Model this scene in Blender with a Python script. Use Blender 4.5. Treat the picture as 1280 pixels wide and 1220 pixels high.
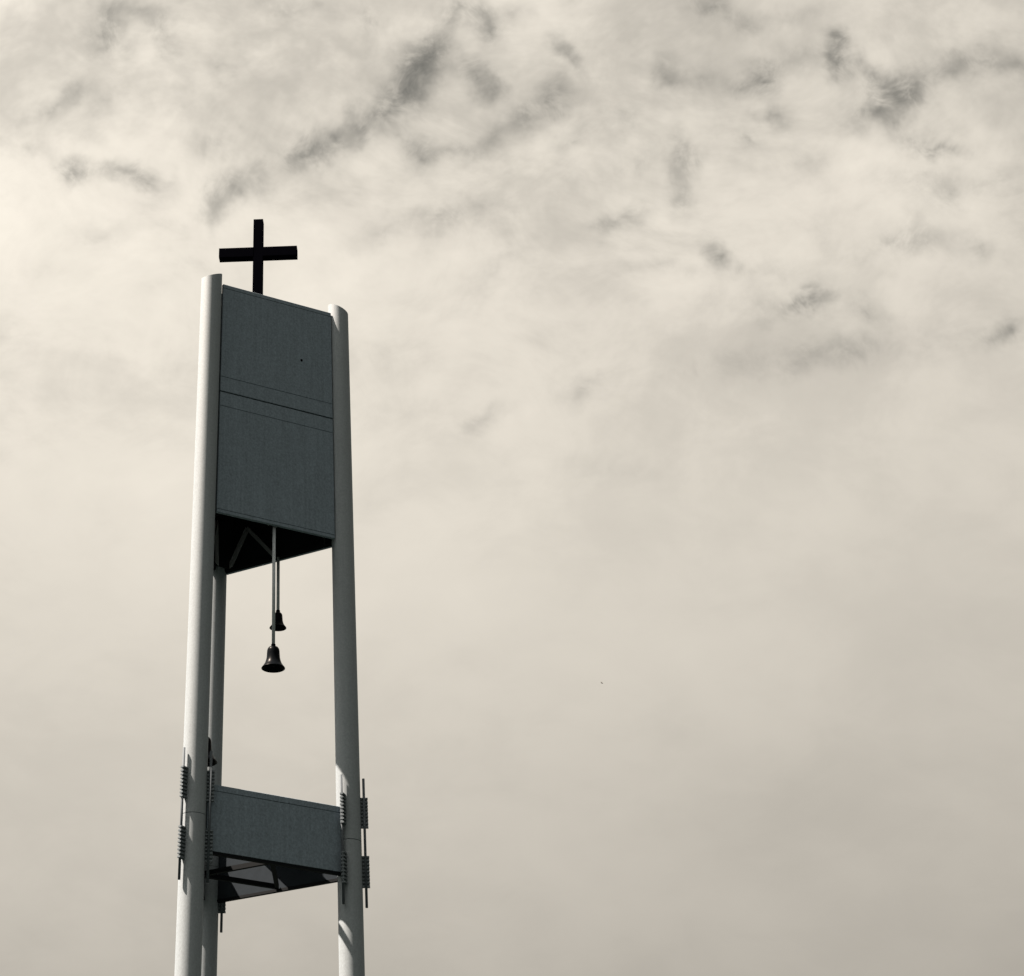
import bpy, bmesh, math, random
from mathutils import Vector, Matrix
random.seed(7)
for o in list(bpy.data.objects): bpy.data.objects.remove(o)
SC = bpy.context.scene
COL = SC.collection
R_ = math.radians

# ------------------------------------------------------------------ camera
F_PX, PITCH, ROLL = 2263.98, 0.799622, 0.0161316      # focal length in photo pixels, tilt and roll (radians)
PPX, PPY = 326.39, -276.17                              # optical centre of the (cropped) photo, photo pixels
PW, PH = 1280.0, 1220.0
EYE = Vector((0, 0, 1.6))
cF = Vector((0, math.cos(PITCH), math.sin(PITCH)))
cU0 = Vector((0, -math.sin(PITCH), math.cos(PITCH)))
cR = math.cos(ROLL)*Vector((1, 0, 0)) + math.sin(ROLL)*cU0
cU = -math.sin(ROLL)*Vector((1, 0, 0)) + math.cos(ROLL)*cU0
cam_d = bpy.data.cameras.new('camera')
cam = bpy.data.objects.new('camera', cam_d); COL.objects.link(cam)
cam_d.sensor_fit = 'HORIZONTAL'; cam_d.sensor_width = 36.0
cam_d.lens = F_PX/PW*36.0
cam_d.shift_x = (PW/2 - PPX)/PW
cam_d.shift_y = (PPY - PH/2)/PW
cam_d.clip_start = 0.1; cam_d.clip_end = 20000
M = Matrix((cR, cU, -cF)).transposed().to_4x4(); M.translation = EYE
cam.matrix_world = M
SC.camera = cam

def pixel_dir(x, y):
    d = cF + (x-PPX)/F_PX*cR - (y-PPY)/F_PX*cU
    return d.normalized()

# ------------------------------------------------------------------ sun, exposure
SUN_AZ = R_(-5)           # sun stands to the left (-X), a little in front of the tower
SUN_EL = R_(57.9)
sdir = Vector((-math.cos(SUN_AZ)*math.cos(SUN_EL), math.sin(SUN_AZ)*math.cos(SUN_EL), math.sin(SUN_EL)))
sun_d = bpy.data.lights.new('sun', 'SUN'); sun_d.energy = 5.0; sun_d.angle = R_(0.55); sun_d.color = (1.0, 0.84, 0.70)
sun = bpy.data.objects.new('sun', sun_d); COL.objects.link(sun)
sun.location = (-60, 30, 90)
sun.rotation_euler = (-sdir).to_track_quat('-Z', 'Y').to_euler()
SC.view_settings.view_transform = 'Standard'; SC.view_settings.look = 'None'
SC.view_settings.gamma = 1.0; SC.view_settings.use_curve_mapping = False
SC.view_settings.exposure = 3.0
EXPO = 2**3.0

# ------------------------------------------------------------------ sky: thin toned cloud sheet with gaps
world = bpy.data.worlds.new('World'); SC.world = world; world.use_nodes = True
NT = world.node_tree; NT.nodes.clear()
def N(t, **k):
    n = NT.nodes.new(t)
    for a, b in k.items(): setattr(n, a, b)
    return n
def put(n, i, v):
    if hasattr(v, 'node'): NT.links.new(v, n.inputs[i])
    elif v is not None: n.inputs[i].default_value = v
def mt(op, a, b=None, c=None, clamp=False):
    n = N('ShaderNodeMath', operation=op); n.use_clamp = clamp
    put(n, 0, a); put(n, 1, b); put(n, 2, c); return n.outputs[0]
def noise(vec, scale, detail, rough, dist=0.0, lac=2.0):
    n = N('ShaderNodeTexNoise'); put(n, 'Vector', vec)
    put(n, 'Scale', scale); put(n, 'Detail', detail); put(n, 'Roughness', rough); put(n, 'Distortion', dist); put(n, 'Lacunarity', lac)
    return n
def smooth(v, a, b, lo=0.0, hi=1.0):
    n = N('ShaderNodeMapRange', interpolation_type='SMOOTHSTEP'); put(n, 0, v); put(n, 1, a); put(n, 2, b); put(n, 3, lo); put(n, 4, hi)
    return n.outputs[0]
tc = N('ShaderNodeTexCoord').outputs['Generated']
nv = N('ShaderNodeVectorMath', operation='NORMALIZE'); put(nv, 0, tc); D = nv.outputs[0]
sx = N('ShaderNodeSeparateXYZ'); put(sx, 0, D); dx, dy, dz = sx.outputs
zc = mt('MAXIMUM', dz, 0.01)
# cloud deck coordinates (flat layer seen in perspective)
zz = mt('ADD', zc, 0.35)
cx = N('ShaderNodeCombineXYZ'); put(cx, 0, mt('DIVIDE', dx, zz)); put(cx, 1, mt('DIVIDE', dy, zz)); put(cx, 2, 3.61); DECK = cx.outputs[0]
# angular coordinates, roughened by noise so that cloud edges are ragged
wob = noise(D, 17.0, 3.0, 0.62)
wob2 = noise(D, 60.0, 3.0, 0.6)
sc_ = N('ShaderNodeSeparateXYZ'); put(sc_, 0, wob.outputs['Color'])
sd_ = N('ShaderNodeSeparateXYZ'); put(sd_, 0, wob2.outputs['Color'])
def jit(base, a, b, ka, kb):
    return mt('ADD', base, mt('ADD', mt('MULTIPLY', mt('SUBTRACT', a, 0.5), ka), mt('MULTIPLY', mt('SUBTRACT', b, 0.5), kb)))
AZ = jit(mt('ARCTAN2', dx, dy), sc_.outputs[0], sd_.outputs[0], 0.026, 0.020)
EL = jit(mt('ARCSINE', dz), sc_.outputs[1], sd_.outputs[1], 0.022, 0.016)
# openings in the sheet: x, y, half length, half width (photo pixels), angle (deg, counter-clockwise), depth
GAPS = [(384,190,24,12,16,1.0),(419,179,13,9,20,.70),(448,160,12,9,40,.75),(470,146,22,11,38,.40),(488,130,18,10,45,.75),(508,112,20,12,55,.80),
 (525,90,32,15,62,1.05),(541,66,16,13,40,.62),(500,85,30,26,40,.22),(614,36,10,18,10,.70),(588,18,28,8,-10,.60),(563,27,16,8,30,.50),(590,95,22,12,-38,.72),(612,114,16,9,-40,.45),
 (695,124,24,11,20,.62),(652,143,11,9,20,.50),(672,135,34,12,20,.25),(522,199,16,14,0,.58),(569,189,34,8,0,.36),(618,172,26,7,45,.36),(492,162,12,9,-40,.50),(515,172,26,10,-30,.30),(720,73,20,6,-48,.52),(706,63,10,6,0,.3),
 (327,223,8,12,0,.55),(268,252,14,13,30,.55),(291,236,13,8,30,.45),(305,222,40,9,38,.28),(279,181,22,8,8,.42),(262,270,12,12,0,.25),(557,276,22,8,4,.42),(600,262,40,20,20,.20),(277,87,10,9,0,.36),(455,24,14,9,-52,.45),(370,8,50,10,0,.30),
 (86,210,14,9,10,.66),(130,211,44,8,-4,.36),(186,233,20,8,-12,.66),(165,218,26,8,-25,.3),(30,183,40,7,-8,.24),(140,22,26,14,50,.48),(128,44,14,12,30,.45),(205,38,24,14,-40,.46),(180,15,40,9,0,.3),(160,58,16,10,20,.30),
 (62,128,36,10,30,.40),(92,112,16,8,35,.28),(124,126,10,16,20,.22),(212,68,12,9,0,.25),(120,290,34,10,0,.20),
 (1049,54,7,10,0,.80),(1053,76,9,12,0,1.0),(1044,68,16,24,0,.30),(959,102,12,15,0,.95),(930,112,13,8,20,.55),(973,146,16,9,5,.60),(937,171,9,7,0,.36),(993,74,56,14,12,.26),
 (1087,99,17,7,-30,.58),(1130,113,20,11,15,.95),(1099,130,26,11,24,.95),(1123,150,9,13,20,.62),(1110,120,44,24,15,.25),(1180,87,44,9,26,.46),(1230,77,48,9,0,.46),(1275,80,20,6,0,.3),
 (1154,185,9,7,0,.85),(1183,182,14,8,6,.70),(1166,178,36,12,0,.34),(1140,224,46,14,0,.30),(1003,196,24,12,0,.24),(1236,233,32,9,16,.28),(1183,242,12,18,0,.32),(1168,308,46,13,-8,.34),(1115,317,26,9,8,.34),(1225,308,10,7,0,.30),
 (903,316,9,7,-45,.66),(890,306,12,7,-45,.25),(939,334,13,7,0,.24),(970,341,40,9,0,.16),(1015,375,14,9,20,.85),(993,388,24,8,24,.85),(1002,382,40,18,20,.25),(1087,386,18,10,-20,.36),(1257,408,16,11,20,.60),(1225,415,50,9,12,.22),
 (890,12,26,10,0,.55),(940,25,30,10,0,.30),(858,185,9,15,0,.48),(848,235,8,26,0,.36),(852,210,8,26,0,.26),(780,268,34,8,28,.36),(765,284,12,7,50,.30),(800,200,60,14,14,.20),(830,85,14,20,0,.28),(835,100,10,8,0,.36),(880,100,26,12,10,.34),(650,12,14,12,0,.30),
 (780,145,26,10,30,.24),(716,168,20,8,10,.24),(1000,15,70,10,0,.16),(1150,275,14,26,0,.16),(735,487,28,9,20,.30),(605,524,26,8,20,.24),(1070,440,56,14,8,.32),(1000,448,70,10,14,.22),(900,455,70,10,6,.16),(830,335,50,8,0,.24),(620,338,40,8,30,.16),(760,590,50,9,0,.10),(480,292,46,10,14,.22)]
KAZ = 0.86                                        # evens out azimuth and elevation steps in this part of the sky
gv = N('ShaderNodeCombineXYZ'); put(gv, 0, mt('MULTIPLY', AZ, KAZ)); put(gv, 1, EL); GV = gv.outputs[0]
def sky_uv(px, py):
    d = pixel_dir(px, py); return Vector((math.atan2(d.x, d.y)*KAZ, math.asin(d.z)))
gsum = None
for (gx, gy, gl, gw, ga, depth) in GAPS:
    an = R_(ga); c0 = sky_uv(gx, gy)
    ex = sky_uv(gx+math.cos(an)*gl, gy-math.sin(an)*gl)-c0; ey = sky_uv(gx-math.sin(an)*gw, gy-math.cos(an)*gw)-c0
    mp = N('ShaderNodeMapping', vector_type='TEXTURE'); put(mp, 0, GV)
    mp.inputs['Location'].default_value = (c0.x, c0.y, 0); mp.inputs['Rotation'].default_value = (0, 0, math.atan2(ex.y, ex.x))
    mp.inputs['Scale'].default_value = (ex.length*2.3+.003, ey.length*2.3+.003, 1)
    gr = N('ShaderNodeTexGradient', gradient_type='QUADRATIC_SPHERE'); put(gr, 0, mp.outputs[0])
    gsum = mt('MULTIPLY_ADD', gr.outputs['Fac'], depth*0.95, gsum if gsum is not None else 0.0)
rag = noise(D, 46.0, 4.0, 0.66, 0.4).outputs[0]
gap_layout = mt('MULTIPLY', gsum, smooth(rag, 0.30, 0.66, 0.20, 1.35))
# sheet thickness everywhere (also where the camera does not look)
n1 = noise(DECK, 5.2, 6.0, 0.62, 0.35).outputs[0]
n2 = noise(DECK, 13.0, 5.0, 0.64, 0.5).outputs[0]
tex = mt('ADD', mt('MULTIPLY', n1, 0.60), mt('MULTIPLY', n2, 0.40))
haze = smooth(dz, 0.34, 0.56, 0.16, 1.0)                     # the sheet turns even towards the horizon
thin = smooth(tex, 0.545, 0.40)                   # thin places anywhere in the sheet
gap = mt('ADD', gap_layout, mt('MULTIPLY', mt('MULTIPLY', thin, haze), 0.13))
# thin dark seams between neighbouring puffs
n3 = noise(D, 17.0, 4.0, 0.62, 0.0).outputs[0]
vein = smooth(mt('ABSOLUTE', mt('SUBTRACT', n3, 0.5)), 0.105, 0.0)
gap = mt('ADD', gap, mt('MULTIPLY', mt('MULTIPLY', vein, smooth(dz, 0.44, 0.58)), mt('MULTIPLY', smooth(n1, 0.64, 0.40), 0.10)))
gap = mt('MULTIPLY', mt('SUBTRACT', 1.0, mt('EXPONENT', mt('MULTIPLY', gap, -1.05))), 0.92)
# cloud brightness: overcast falls off to the horizon and grows towards the sun
ramp = N('ShaderNodeFloatCurve'); cur = ramp.mapping.curves[0]
pts = [(0.0,.30),(0.12,.43),(0.21,.54),(0.28,.625),(0.345,.685),(0.41,.70),(0.48,.70),(0.55,.695),(0.62,.68),(0.8,.67),(1.0,.67)]
while len(cur.points) < len(pts): cur.points.new(0.5, 0.5)
for pt, (a, b) in zip(cur.points, pts): pt.location = (a, b)
ramp.mapping.update(); put(ramp, 1, zc)
dt = N('ShaderNodeVectorMath', operation='DOT_PRODUCT'); put(dt, 0, D); dt.inputs[1].default_value = sdir
dts = dt.outputs['Value']
glow = mt('ADD', 1.0, mt('MULTIPLY', mt('SUBTRACT', mt('MINIMUM', mt('MAXIMUM', dts, -0.5), 0.58), 0.30), 0.64))
glow = mt('ADD', glow, mt('MULTIPLY', mt('POWER', mt('MAXIMUM', dts, 0.0), 8.0), 9.0))      # aureole of the sun behind thin cloud
soft = noise(DECK, 3.0, 4.0, 0.6, 0.2).outputs[0]
bri = mt('MULTIPLY', mt('MULTIPLY', ramp.outputs[0], glow), mt('ADD', 1.0, mt('ADD', mt('MULTIPLY', mt('MULTIPLY', mt('SUBTRACT', tex, 0.5), haze), 1.05), mt('MULTIPLY', mt('SUBTRACT', soft, 0.5), 0.30))))
SKY_STR = 0.10
sky = N('ShaderNodeTexSky', sky_type='NISHITA'); sky.sun_disc = False; sky.sun_elevation = SUN_EL
sky.sun_rotation = math.atan2(sdir.x, sdir.y); sky.altitude = 50
bw = N('ShaderNodeRGBToBW'); put(bw, 0, sky.outputs[0])
def tint(val, rgb, k):
    n = N('ShaderNodeVectorMath', operation='SCALE'); n.inputs[0].default_value = [c*k for c in rgb]; put(n, 3, val); return n.outputs[0]
cloud = tint(bri, (1.070, 0.992, 0.866), 1/(SKY_STR*EXPO))
blue = tint(bw.outputs[0], (0.90, 1.0, 0.97), 0.045)
mx = N('ShaderNodeMix', data_type='RGBA'); put(mx, 0, gap); put(mx, 6, cloud); put(mx, 7, blue)
bg = N('ShaderNodeBackground'); put(bg, 0, mx.outputs[2]); put(bg, 1, SKY_STR)
wo = N('ShaderNodeOutputWorld'); NT.links.new(bg.outputs[0], wo.inputs[0])
world.cycles.sampling_method = 'MANUAL'; world.cycles.sample_map_resolution = 512

# ------------------------------------------------------------------ materials
def mat(name, col, rough=0.8, metal=0.0, var=0.12, scale=14.0, fine=0.0, fscale=90.0, bump=0.0, streak=0.0, spec=0.3, specks=0.0):
    m = bpy.data.materials.new(name); m.use_nodes = True; nt = m.node_tree; b = nt.nodes['Principled BSDF']
    b.inputs['Roughness'].default_value = rough; b.inputs['Metallic'].default_value = metal
    b.inputs['Specular IOR Level'].default_value = spec
    g = nt.nodes.new('ShaderNodeNewGeometry')
    a = nt.nodes.new('ShaderNodeTexNoise'); nt.links.new(g.outputs['Position'], a.inputs['Vector'])
    a.inputs['Scale'].default_value = scale; a.inputs['Detail'].default_value = 6; a.inputs['Roughness'].default_value = .6
    f = nt.nodes.new('ShaderNodeTexNoise'); nt.links.new(g.outputs['Position'], f.inputs['Vector'])
    f.inputs['Scale'].default_value = fscale; f.inputs['Detail'].default_value = 3; f.inputs['Roughness'].default_value = .7
    mp = nt.nodes.new('ShaderNodeMapping'); nt.links.new(g.outputs['Position'], mp.inputs[0]); mp.inputs['Scale'].default_value = (9, 9, .35)
    s = nt.nodes.new('ShaderNodeTexNoise'); nt.links.new(mp.outputs[0], s.inputs['Vector']); s.inputs['Scale'].default_value = 2.2; s.inputs['Detail'].default_value = 5
    def ma(op, x, y):
        n = nt.nodes.new('ShaderNodeMath'); n.operation = op
        for i, v in enumerate((x, y)):
            if hasattr(v, 'node'): nt.links.new(v, n.inputs[i])
            else: n.inputs[i].default_value = v
        return n.outputs[0]
    k = ma('ADD', 1.0, ma('MULTIPLY', ma('SUBTRACT', a.outputs[0], .5), 2*var))
    k = ma('ADD', k, ma('MULTIPLY', ma('SUBTRACT', f.outputs[0], .5), 2*fine))
    k = ma('ADD', k, ma('MULTIPLY', ma('SUBTRACT', s.outputs[0], .5), 2*streak))
    if specks:      # a few dark stains and pock marks
        w = nt.nodes.new('ShaderNodeTexNoise'); nt.links.new(g.outputs['Position'], w.inputs['Vector']); w.inputs['Scale'].default_value = 6.5; w.inputs['Detail'].default_value = 5; w.inputs['Roughness'].default_value = .75
        r = nt.nodes.new('ShaderNodeMapRange'); nt.links.new(w.outputs[0], r.inputs[0]); r.inputs[1].default_value = .66; r.inputs[2].default_value = .74; r.inputs[3].default_value = 0; r.inputs[4].default_value = specks
        k = ma('SUBTRACT', k, r.outputs[0])
    v = nt.nodes.new('ShaderNodeVectorMath'); v.operation = 'SCALE'; v.inputs[0].default_value = col; nt.links.new(k, v.inputs[3])
    nt.links.new(v.outputs[0], b.inputs['Base Color'])
    if bump:
        bp = nt.nodes.new('ShaderNodeBump'); bp.inputs['Strength'].default_value = bump; bp.inputs['Distance'].default_value = .01
        nt.links.new(f.outputs[0], bp.inputs['Height']); nt.links.new(bp.outputs[0], b.inputs['Normal'])
    return m
M_PANEL = mat('panel_concrete', (.076, .100, .124), .9, var=.10, scale=5, fine=.62, fscale=30, bump=.0, streak=.20, specks=.5)
M_TUBE = mat('column_paint', (.106, .124, .139), .7, var=.06, scale=4, fine=.30, fscale=34, bump=.0, streak=.08)
M_STEEL = mat('splice_steel', (.058, .070, .080), .8, spec=.1, var=.2, scale=20)
M_ROD = mat('rod_steel', (.034, .042, .050), .7, spec=.1, var=.15, scale=20)
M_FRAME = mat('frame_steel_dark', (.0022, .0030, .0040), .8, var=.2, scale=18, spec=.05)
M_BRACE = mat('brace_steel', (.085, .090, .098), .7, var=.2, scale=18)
M_HANG = mat('hanger_paint', (.19, .215, .235), .6, var=.15, scale=20)
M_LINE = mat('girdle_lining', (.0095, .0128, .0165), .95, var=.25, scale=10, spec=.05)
M_INNER = mat('inside_shade_dark', (.004, .005, .006), .95, var=.2, scale=10, spec=.05)  # near-black colour stands in for the deep shade inside the upper box
M_BELL = mat('bell_bronze', (.0016, .0021, .0028), .32, var=.3, scale=25, spec=.012)
M_CROSS = mat('cross_black', (.0012, .0012, .002), .9, var=.2, scale=20, spec=.0)
M_PLATE = mat('footing_concrete', (.20, .20, .19), .9, var=.15, scale=3)
M_GROUND = mat('ground_grass', (.012, .017, .015), 1.0, var=.35, scale=.6, fine=.3, fscale=12, spec=.1)
M_BIRD = mat('bird_plumage', (.03, .03, .03), .8)

# ------------------------------------------------------------------ mesh helpers
def link(name, bm, m, parent=None, smooth_=False):
    me = bpy.data.meshes.new(name); bmesh.ops.recalc_face_normals(bm, faces=bm.faces); bm.to_mesh(me); bm.free()
    me.materials.append(m)
    if smooth_:
        for p in me.polygons: p.use_smooth = True
    o = bpy.data.objects.new(name, me); COL.objects.link(o)
    if parent: o.parent = parent
    return o
def dup(o, parent, rot=0.0):
    c = o.copy(); COL.objects.link(c); c.parent = parent; return c
def bevel(bm, w, seg=1):
    bmesh.ops.bevel(bm, geom=[e for e in bm.edges if len(e.link_faces) == 2 and e.calc_face_angle(0) > .6], offset=w, segments=seg, affect='EDGES', clamp_overlap=True)
def beam_bm(bm, a, b, w, h, up=Vector((0, 0, 1))):
    a, b = Vector(a), Vector(b); t = (b-a).normalized(); s = t.cross(up)
    if s.length < 1e-4: s = t.cross(Vector((1, 0, 0)))
    s.normalize(); n = s.cross(t)
    vs = [bm.verts.new(p + s*i*w/2 + n*j*h/2) for p in (a, b) for i, j in ((-1, -1), (1, -1), (1, 1), (-1, 1))]
    for f in ((0,1,2,3),(7,6,5,4),(0,4,5,1),(1,5,6,2),(2,6,7,3),(3,7,4,0)): bm.faces.new([vs[i] for i in f])
def beam(name, a, b, w, h, m, parent, bev=.004):
    bm = bmesh.new(); beam_bm(bm, a, b, w, h)
    if bev: bevel(bm, bev)
    return link(name, bm, m, parent)
def tube_bm(bm, pts, rad, seg=12, cap=True):
    rings = []
    for p in pts:
        p = Vector(p); rings.append([bm.verts.new(p + Vector((math.cos(t)*rad, math.sin(t)*rad, 0))) for t in [2*math.pi*i/seg for i in range(seg)]])
    for a, b in zip(rings, rings[1:]):
        for i in range(seg): bm.faces.new((a[i], a[(i+1) % seg], b[(i+1) % seg], b[i]))
    if cap: bm.faces.new(rings[0][::-1]); bm.faces.new(rings[-1])
def lathe(name, prof, m, parent, seg=48):
    bm = bmesh.new(); rings = []
    for r, z in prof:
        if r < 1e-5: rings.append([bm.verts.new((0, 0, z))])
        else: rings.append([bm.verts.new((r*math.cos(2*math.pi*i/seg), r*math.sin(2*math.pi*i/seg), z)) for i in range(seg)])
    for a, b in zip(rings, rings[1:]):
        for i in range(seg):
            j = (i+1) % seg
            if len(a) == 1: bm.faces.new((a[0], b[j], b[i]))
            elif len(b) == 1: bm.faces.new((a[i], a[j], b[0]))
            else: bm.faces.new((a[i], a[j], b[j], b[i]))
    return link(name, bm, m, parent, True)
def top(o, label, cat, group=None):
    o['label'] = label; o['category'] = cat
    if group: o['group'] = group
    return o
def empty(name, loc):
    e = bpy.data.objects.new(name, None); COL.objects.link(e); e.location = loc; e.empty_display_size = .3; return e

# ------------------------------------------------------------------ ground
bm = bmesh.new()
rings = [0, 8, 20, 45, 100, 300, 1000, 3500]
prev = None
for r in rings:
    if r == 0: ring = [bm.verts.new((0, 30, 0))]
    else: ring = [bm.verts.new((r*math.cos(2*math.pi*i/64), 30 + r*math.sin(2*math.pi*i/64), 0)) for i in range(64)]
    if prev:
        for i in range(64):
            j = (i+1) % 64
            if len(prev) == 1: bm.faces.new((prev[0], ring[i], ring[j]))
            else: bm.faces.new((prev[i], ring[i], ring[j], prev[j]))
    prev = ring
g = link('ground', bm, M_GROUND); g['kind'] = 'structure'; g['label'] = 'dark flat lawn around the foot of the tower'

# ------------------------------------------------------------------ bell tower (local frame: origin at the centre of the triangle, on the ground)
S = 2.6; RAD = 0.1867; A = 0.4521389
Lw = Vector((-0.748872, 29.441985)); 
dirv = lambda t: Vector((math.cos(t), math.sin(t)))
Rw = Lw + S*dirv(A); Bw = Lw + S*dirv(A+math.pi/3)
C = (Lw+Rw+Bw)/3
tower = empty('bell_tower', (C.x, C.y, 0))
top(tower, 'slender triangular bell tower of three round columns with grey infill panels', 'bell tower')
CORN = [Lw-C, Rw-C, Bw-C]
OUT = [c.normalized() for c in CORN]
Z_SEAM = 10.043
SLOPE = 0.47; Z_TOP = 18.90

def column_mesh(zb, zt, out, slanted):
    bm = bmesh.new(); seg = 64; n = 14
    rings = []
    for k in range(n+1):
        ring = []
        for i in range(seg):
            t = 2*math.pi*i/seg; d = Vector((math.cos(t), math.sin(t)))
            top_z = zt - SLOPE*RAD*d.dot(out) if slanted else zt
            z = zb + (top_z-zb)*k/n
            ring.append(bm.verts.new((d.x*RAD, d.y*RAD, z)))
        rings.append(ring)
    for a, b in zip(rings, rings[1:]):
        for i in range(seg):
            f = bm.faces.new((a[i], a[(i+1) % seg], b[(i+1) % seg], b[i])); f.smooth = True
    # closed foot and closed, slanted top with crisp rims
    foot = bm.faces.new(rings[0][::-1])
    cap = bm.faces.new(rings[-1])
    for e in list(foot.edges)+list(cap.edges): e.smooth = False
    me = bpy.data.meshes.new('column'); bmesh.ops.recalc_face_normals(bm, faces=bm.faces); bm.to_mesh(me); bm.free(); me.materials.append(M_TUBE)
    return me
SPL_DIR = [A + R_(-30), A + R_(-150), A + R_(90)]
splice_proto = None
def lug_mesh(sgn):
    """toothed steel lug standing out from the column along +X, centred on the seam height"""
    bm = bmesh.new()
    z0, z1 = .19, .605
    r0, r1 = RAD-.006, RAD*1.57
    beam_bm(bm, ((r0+r1)/2, 0, z0), ((r0+r1)/2, 0, z1), .016, r1-r0, up=Vector((1, 0, 0)))
    n = 9
    for i in range(n):
        z = z0 + .012 + (z1-z0-.024)*i/(n-1)
        beam_bm(bm, (r0, 0, z), (r1+.004, 0, z), .058, .021)
    if sgn < 0:
        for v in bm.verts: v.co.z = -v.co.z
    me = bpy.data.meshes.new('lug'); bmesh.ops.recalc_face_normals(bm, faces=bm.faces); bm.to_mesh(me); bm.free(); me.materials.append(M_STEEL); return me
LUG_UP, LUG_DN = lug_mesh(1), lug_mesh(-1)
bm = bmesh.new(); tube_bm(bm, [(RAD*1.28, -.022, -.87), (RAD*1.28, -.022, .87)], .020, 12)
ROD_ME = bpy.data.meshes.new('splice_rod'); bmesh.ops.recalc_face_normals(bm, faces=bm.faces); bm.to_mesh(ROD_ME); bm.free(); ROD_ME.materials.append(M_ROD)
for p_ in ROD_ME.polygons: p_.use_smooth = len(p_.vertices) == 4
def ob(name, me, parent, loc=(0, 0, 0), rz=0.0):
    o = bpy.data.objects.new(name, me); COL.objects.link(o); o.parent = parent; o.location = loc; o.rotation_euler = (0, 0, rz); return o
bm = bmesh.new(); bmesh.ops.create_cube(bm, size=1, matrix=Matrix.Diagonal((.62, .62, .03, 1))); bevel(bm, .006)
BASE_ME = bpy.data.meshes.new('base_plate'); bm.to_mesh(BASE_ME); bm.free(); BASE_ME.materials.append(M_STEEL)
bm = bmesh.new(); tube_bm(bm, [(0, 0, -.05), (0, 0, .05)], RAD-.012, 48)
CORE_ME = bpy.data.meshes.new('joint_sleeve'); bmesh.ops.recalc_face_normals(bm, faces=bm.faces); bm.to_mesh(CORE_ME); bm.free(); CORE_ME.materials.append(M_FRAME)
for ci, (c, out) in enumerate(zip(CORN, OUT)):
    low = ob('column', column_mesh(.16, Z_SEAM-.004, out, False), tower, (c.x, c.y, 0))
    ob('base_plate', BASE_ME, low, (0, 0, .145))
    up = ob('column', column_mesh(Z_SEAM+.004, Z_TOP, out, True), tower, (c.x, c.y, 0))
    ob('joint_sleeve', CORE_ME, low, (0, 0, Z_SEAM))
    for k_, t in enumerate(SPL_DIR):
        t += R_({(0, 1): -5, (1, 1): 11}.get((ci, k_), 0))
        rod = ob('splice_rod', ROD_ME, tower, (c.x, c.y, Z_SEAM), t)
        ob('lug', LUG_UP, rod); ob('lug', LUG_DN, rod)
bm = bmesh.new()
ext = .75
tri = [CORN[i] + OUT[i]*ext*1.3 for i in range(3)]
lo = [bm.verts.new((t.x, t.y, -.05)) for t in tri]; hi = [bm.verts.new((t.x, t.y, .13)) for t in tri]
bm.faces.new(lo[::-1]); bm.faces.new(hi)
for i in range(3): bm.faces.new((lo[i], lo[(i+1) % 3], hi[(i+1) % 3], hi[i]))
bevel(bm, .02); link('plinth', bm, M_PLATE, tower)

# faces: (start corner, end corner)
OFF = 0.44*RAD; TH = .055
Z_B, Z_M, Z_T = 14.579, 16.698, 18.757
Y_B, Y_T = 9.603, 10.486
def panel(i0, i1, zb, zt, grooves, end, lining=None):
    """flat infill panel with shallow drawn grooves; extruded section, outer face toward the outside"""
    a, b = CORN[i0], CORN[i1]; t = (b-a).normalized(); n = Vector((t.y, -t.x))
    if n.dot(a+b) < 0: n = -n
    prof = [(OFF-TH, zb)]
    prof.append((OFF-.004, zb)); prof.append((OFF, zb+.004))
    for gz in sorted(grooves):
        prof += [(OFF, gz-.006), (OFF-.010, gz-.004), (OFF-.010, gz+.004), (OFF, gz+.006)]
    prof += [(OFF, zt-.004), (OFF-.004, zt), (OFF-TH, zt)]
    bm = bmesh.new(); ends = []
    for s in (end, (b-a).length-end):
        base = a + t*s
        ends.append([bm.verts.new((base.x+n.x*o, base.y+n.y*o, z)) for o, z in prof])
    k = len(prof)
    for i in range(k):
        f = bm.faces.new((ends[0][i], ends[0][(i+1) % k], ends[1][(i+1) % k], ends[1][i]))
        if i == k-1: f.material_index = 1
    bm.faces.new(ends[0]); bm.faces.new(ends[1][::-1])
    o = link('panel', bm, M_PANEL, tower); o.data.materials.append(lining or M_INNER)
    return o
FACES = [(0, 1), (1, 2), (2, 0)]
EUP = math.sqrt(RAD*RAD-OFF*OFF) + .030
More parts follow.
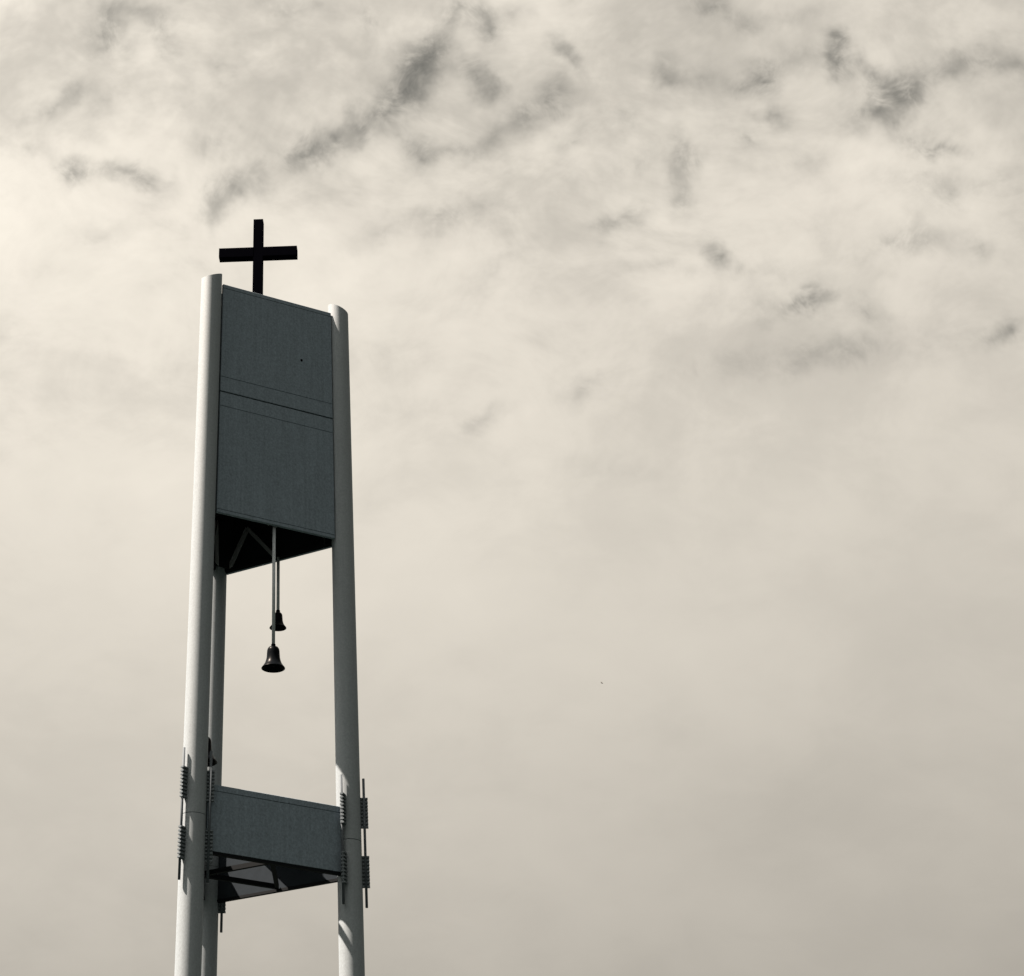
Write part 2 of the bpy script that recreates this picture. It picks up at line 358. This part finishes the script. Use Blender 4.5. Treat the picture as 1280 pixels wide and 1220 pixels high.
for i0, i1 in FACES:
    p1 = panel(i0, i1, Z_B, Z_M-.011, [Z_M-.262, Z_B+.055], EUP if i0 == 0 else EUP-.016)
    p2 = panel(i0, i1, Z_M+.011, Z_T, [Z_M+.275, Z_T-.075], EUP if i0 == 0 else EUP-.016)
    if i0 == 0:
        a, b = CORN[0], CORN[1]; t = (b-a).normalized(); n = Vector((t.y, -t.x))
        # small open drain pipe in the upper panel
        q = a + t*(S*.687) + n*(OFF-.03)
        bm = bmesh.new()
        bmesh.ops.create_cone(bm, cap_ends=True, segments=16, radius1=.024, radius2=.024, depth=.07,
            matrix=Matrix.Translation((q.x, q.y, 17.66)) @ n.to_3d().to_track_quat('Z', 'Y').to_matrix().to_4x4())
        link('drain_hole', bm, M_CROSS, p2)
    # backing strip that closes the joint between the two panels from inside
    nn = (CORN[i0]+CORN[i1]).normalized(); m_off = OFF-TH-.021
    pa = CORN[i0] + (CORN[i1]-CORN[i0]).normalized()*EUP + nn*m_off; pb = CORN[i1] - (CORN[i1]-CORN[i0]).normalized()*EUP + nn*m_off
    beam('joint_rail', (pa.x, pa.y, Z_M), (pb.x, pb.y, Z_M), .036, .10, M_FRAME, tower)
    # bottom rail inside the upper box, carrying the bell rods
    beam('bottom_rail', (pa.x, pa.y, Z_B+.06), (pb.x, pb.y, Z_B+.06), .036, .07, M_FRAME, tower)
    # zigzag bracing behind each upper face
    nb = nn*(OFF-TH-.07)
    P = lambda f, z: Vector((*(CORN[i0] + (CORN[i1]-CORN[i0])*f + nb), z))
    zlo, zhi = Z_B+.05, Z_B+.66
    for f0, z0, f1, z1 in ((.12, zlo, .26, zhi), (.26, zhi, .48, zlo), (.52, zlo, .74, zhi), (.74, zhi, .88, zlo))[2 if i0 == 1 else 0:]:
        beam('brace', P(f0, z0), P(f1, z1), .06, .06, M_BRACE, tower)
    # lower girdle
    panel(i0, i1, Y_B, Y_T, [Y_T-.085], RAD*1.0, M_LINE)
    la = CORN[i0] + (CORN[i1]-CORN[i0]).normalized()*RAD*1.0 + nn*(OFF-.035); lb = CORN[i1] - (CORN[i1]-CORN[i0]).normalized()*RAD*1.0 + nn*(OFF-.035)
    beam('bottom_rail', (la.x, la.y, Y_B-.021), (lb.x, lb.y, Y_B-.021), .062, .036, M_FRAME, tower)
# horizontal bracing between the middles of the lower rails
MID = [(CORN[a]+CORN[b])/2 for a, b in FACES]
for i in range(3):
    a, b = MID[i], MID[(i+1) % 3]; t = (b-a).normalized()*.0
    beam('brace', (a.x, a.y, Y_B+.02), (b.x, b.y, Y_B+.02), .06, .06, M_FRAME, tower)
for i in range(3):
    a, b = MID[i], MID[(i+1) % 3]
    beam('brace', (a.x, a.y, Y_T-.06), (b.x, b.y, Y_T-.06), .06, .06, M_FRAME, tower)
# walkway plate inside the girdle, from the front panel to the rear one
tF = (CORN[1]-CORN[0]).normalized(); vF = Vector((-tF.y, tF.x))
tB = (CORN[2]-CORN[1]).normalized(); nB = Vector((tB.y, -tB.x))
bm = bmesh.new(); quad = []
for xo in (.53, .91):
    q0 = Vector((xo, 30.5)) - C
    s0 = (q0-CORN[0]).dot(vF) ; st = q0 - vF*(s0-.03)
    s1 = -(st-CORN[1]).dot(nB)/vF.dot(nB); en = st + vF*(s1-.035)
    quad.append((st, en))
qs = [quad[0][0], quad[1][0], quad[1][1], quad[0][1]]
lo = [bm.verts.new((t.x, t.y, Y_T-.128)) for t in qs]; hi = [bm.verts.new((t.x, t.y, Y_T-.098)) for t in qs]
bm.faces.new(lo[::-1]); bm.faces.new(hi)
for i in range(4): bm.faces.new((lo[i], lo[(i+1) % 4], hi[(i+1) % 4], hi[i]))
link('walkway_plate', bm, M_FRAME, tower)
# added dark plates, standing in for shade in the upper box's inner corners
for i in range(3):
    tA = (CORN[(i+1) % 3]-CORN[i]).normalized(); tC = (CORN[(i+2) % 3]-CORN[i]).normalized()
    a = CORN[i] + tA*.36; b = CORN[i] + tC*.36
    beam('corner_shade_plate', (a.x, a.y, (Z_B+Z_T)/2-.07), (b.x, b.y, (Z_B+Z_T)/2-.07), .02, Z_T-Z_B-.20, M_INNER, tower, 0)
# roof slab over the upper box
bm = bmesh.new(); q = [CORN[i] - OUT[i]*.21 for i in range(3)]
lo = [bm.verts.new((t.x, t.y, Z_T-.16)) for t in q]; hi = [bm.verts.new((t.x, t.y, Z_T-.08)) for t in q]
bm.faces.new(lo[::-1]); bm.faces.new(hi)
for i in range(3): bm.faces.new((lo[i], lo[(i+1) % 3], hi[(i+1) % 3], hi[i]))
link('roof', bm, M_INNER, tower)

# ------------------------------------------------------------------ cross
Z_ROOF = Z_T-.08
cr = empty('cross', (C.x, C.y, Z_ROOF)); cr.rotation_euler = (0, 0, A-R_(31.5))
top(cr, 'plain black Latin cross standing on top of the tower', 'cross')
CW = .185
bm = bmesh.new(); beam_bm(bm, (0, 0, 0), (0, 0, 20.835-Z_ROOF), CW, CW); link('post', bm, M_CROSS, cr)
bm = bmesh.new()
for s in (-1, 1): beam_bm(bm, (s*CW/2, 0, 20.125-Z_ROOF), (s*.748, 0, 20.125-Z_ROOF), CW+.006, CW+.006)
link('arm', bm, M_CROSS, cr)

# ------------------------------------------------------------------ bells
def bell(mid, z_rim, rad, hgt, label):
    inward = -mid.normalized(); p = C + mid + inward*(.005)
    e = empty('church_bell', (p.x, p.y, z_rim)); top(e, label, 'bell', 'bells hanging under the upper box')
    k = [(1.0, 0.0), (.995, .02), (.95, .05), (.83, .13), (.71, .23), (.62, .36), (.565, .50), (.545, .66), (.53, .80), (.49, .89), (.40, .96), (.22, .993), (0, 1.0)]
    inner = [(0, .86), (.30, .85), (.44, .76), (.48, .60), (.53, .38), (.66, .20), (.86, .05), (.96, 0.0)]
    prof = [(r*rad, z*hgt) for r, z in inner] + [(r*rad, z*hgt) for r, z in k]
    lathe('bell_body', prof, M_BELL, e)
    # turned mouldings near the rim and shoulder
    bm = bmesh.new(); tube_bm(bm, [(0, 0, hgt*.985), (0, 0, hgt+.035)], .036, 16); link('crown', bm, M_BELL, e)
    bm = bmesh.new(); tube_bm(bm, [(0, 0, hgt+.02), (0, 0, Z_B+.04-z_rim)], .027, 20)
    h = link('hanger_rod', bm, M_HANG, e, False)
    for q in h.data.polygons: q.use_smooth = len(q.vertices) == 4
    # short outrigger that ties the rod to the rail behind the panel
    o = mid.normalized()*(.05)
    beam('hanger_bracket', (-o.x*.6, -o.y*.6, Z_B+.06-z_rim), (o.x, o.y, Z_B+.06-z_rim), .07, .06, M_FRAME, e)
    bm = bmesh.new(); bmesh.ops.create_uvsphere(bm, u_segments=16, v_segments=10, radius=rad*.17, matrix=Matrix.Translation((0, 0, hgt*.17)))
    tube_bm(bm, [(0, 0, hgt*.2), (0, 0, hgt*.87)], rad*.05, 8); link('clapper', bm, M_BELL, e, True)
bell(MID[0], 12.329, .188, .330, 'middle-sized dark bell hanging on a pale rod beneath the wide front panel')
bell(MID[1], 13.434, .142, .250, 'smallest and highest dark bell, on the shortest rod behind the pale rod')
bell(MID[2], 11.172, .215, .370, 'lowest dark bell, mostly hidden behind the sunlit column')

# ------------------------------------------------------------------ bird
d = pixel_dir(752.3, 853.8); bp_ = EYE + d*200
bm = bmesh.new()
def bv(x, y, z): return bm.verts.new((x, y, z))
body = [(-.14, .006, 0), (-.08, .03, 0), (0, .04, 0), (.07, .03, .0), (.11, .012, .005)]
rings = []
for x, r, z in body: rings.append([bv(x, r*math.cos(t), z + r*math.sin(t)) for t in [2*math.pi*i/8 for i in range(8)]])
for a, b in zip(rings, rings[1:]):
    for i in range(8): bm.faces.new((a[i], a[(i+1) % 8], b[(i+1) % 8], b[i]))
bm.faces.new(rings[0][::-1]); bm.faces.new(rings[-1])
for s in (-1, 1):
    w = [(.05, .02*s, .02), (-.05, .02*s, .02), (-.06, .14*s, .06), (-.03, .26*s, .03), (.06, .14*s, .065)]
    lo = [bv(x, y, z) for x, y, z in w]; hi = [bv(x, y, z+.008) for x, y, z in w]
    bm.faces.new(lo); bm.faces.new(hi[::-1])
    for i in range(5): bm.faces.new((lo[i], lo[(i+1) % 5], hi[(i+1) % 5], hi[i]))
bird = link('bird', bm, M_BIRD); bird.location = bp_; bird.rotation_euler = (R_(38), R_(10), R_(25))
top(bird, 'tiny dark bird flying far off in the open sky beside the tower', 'bird')
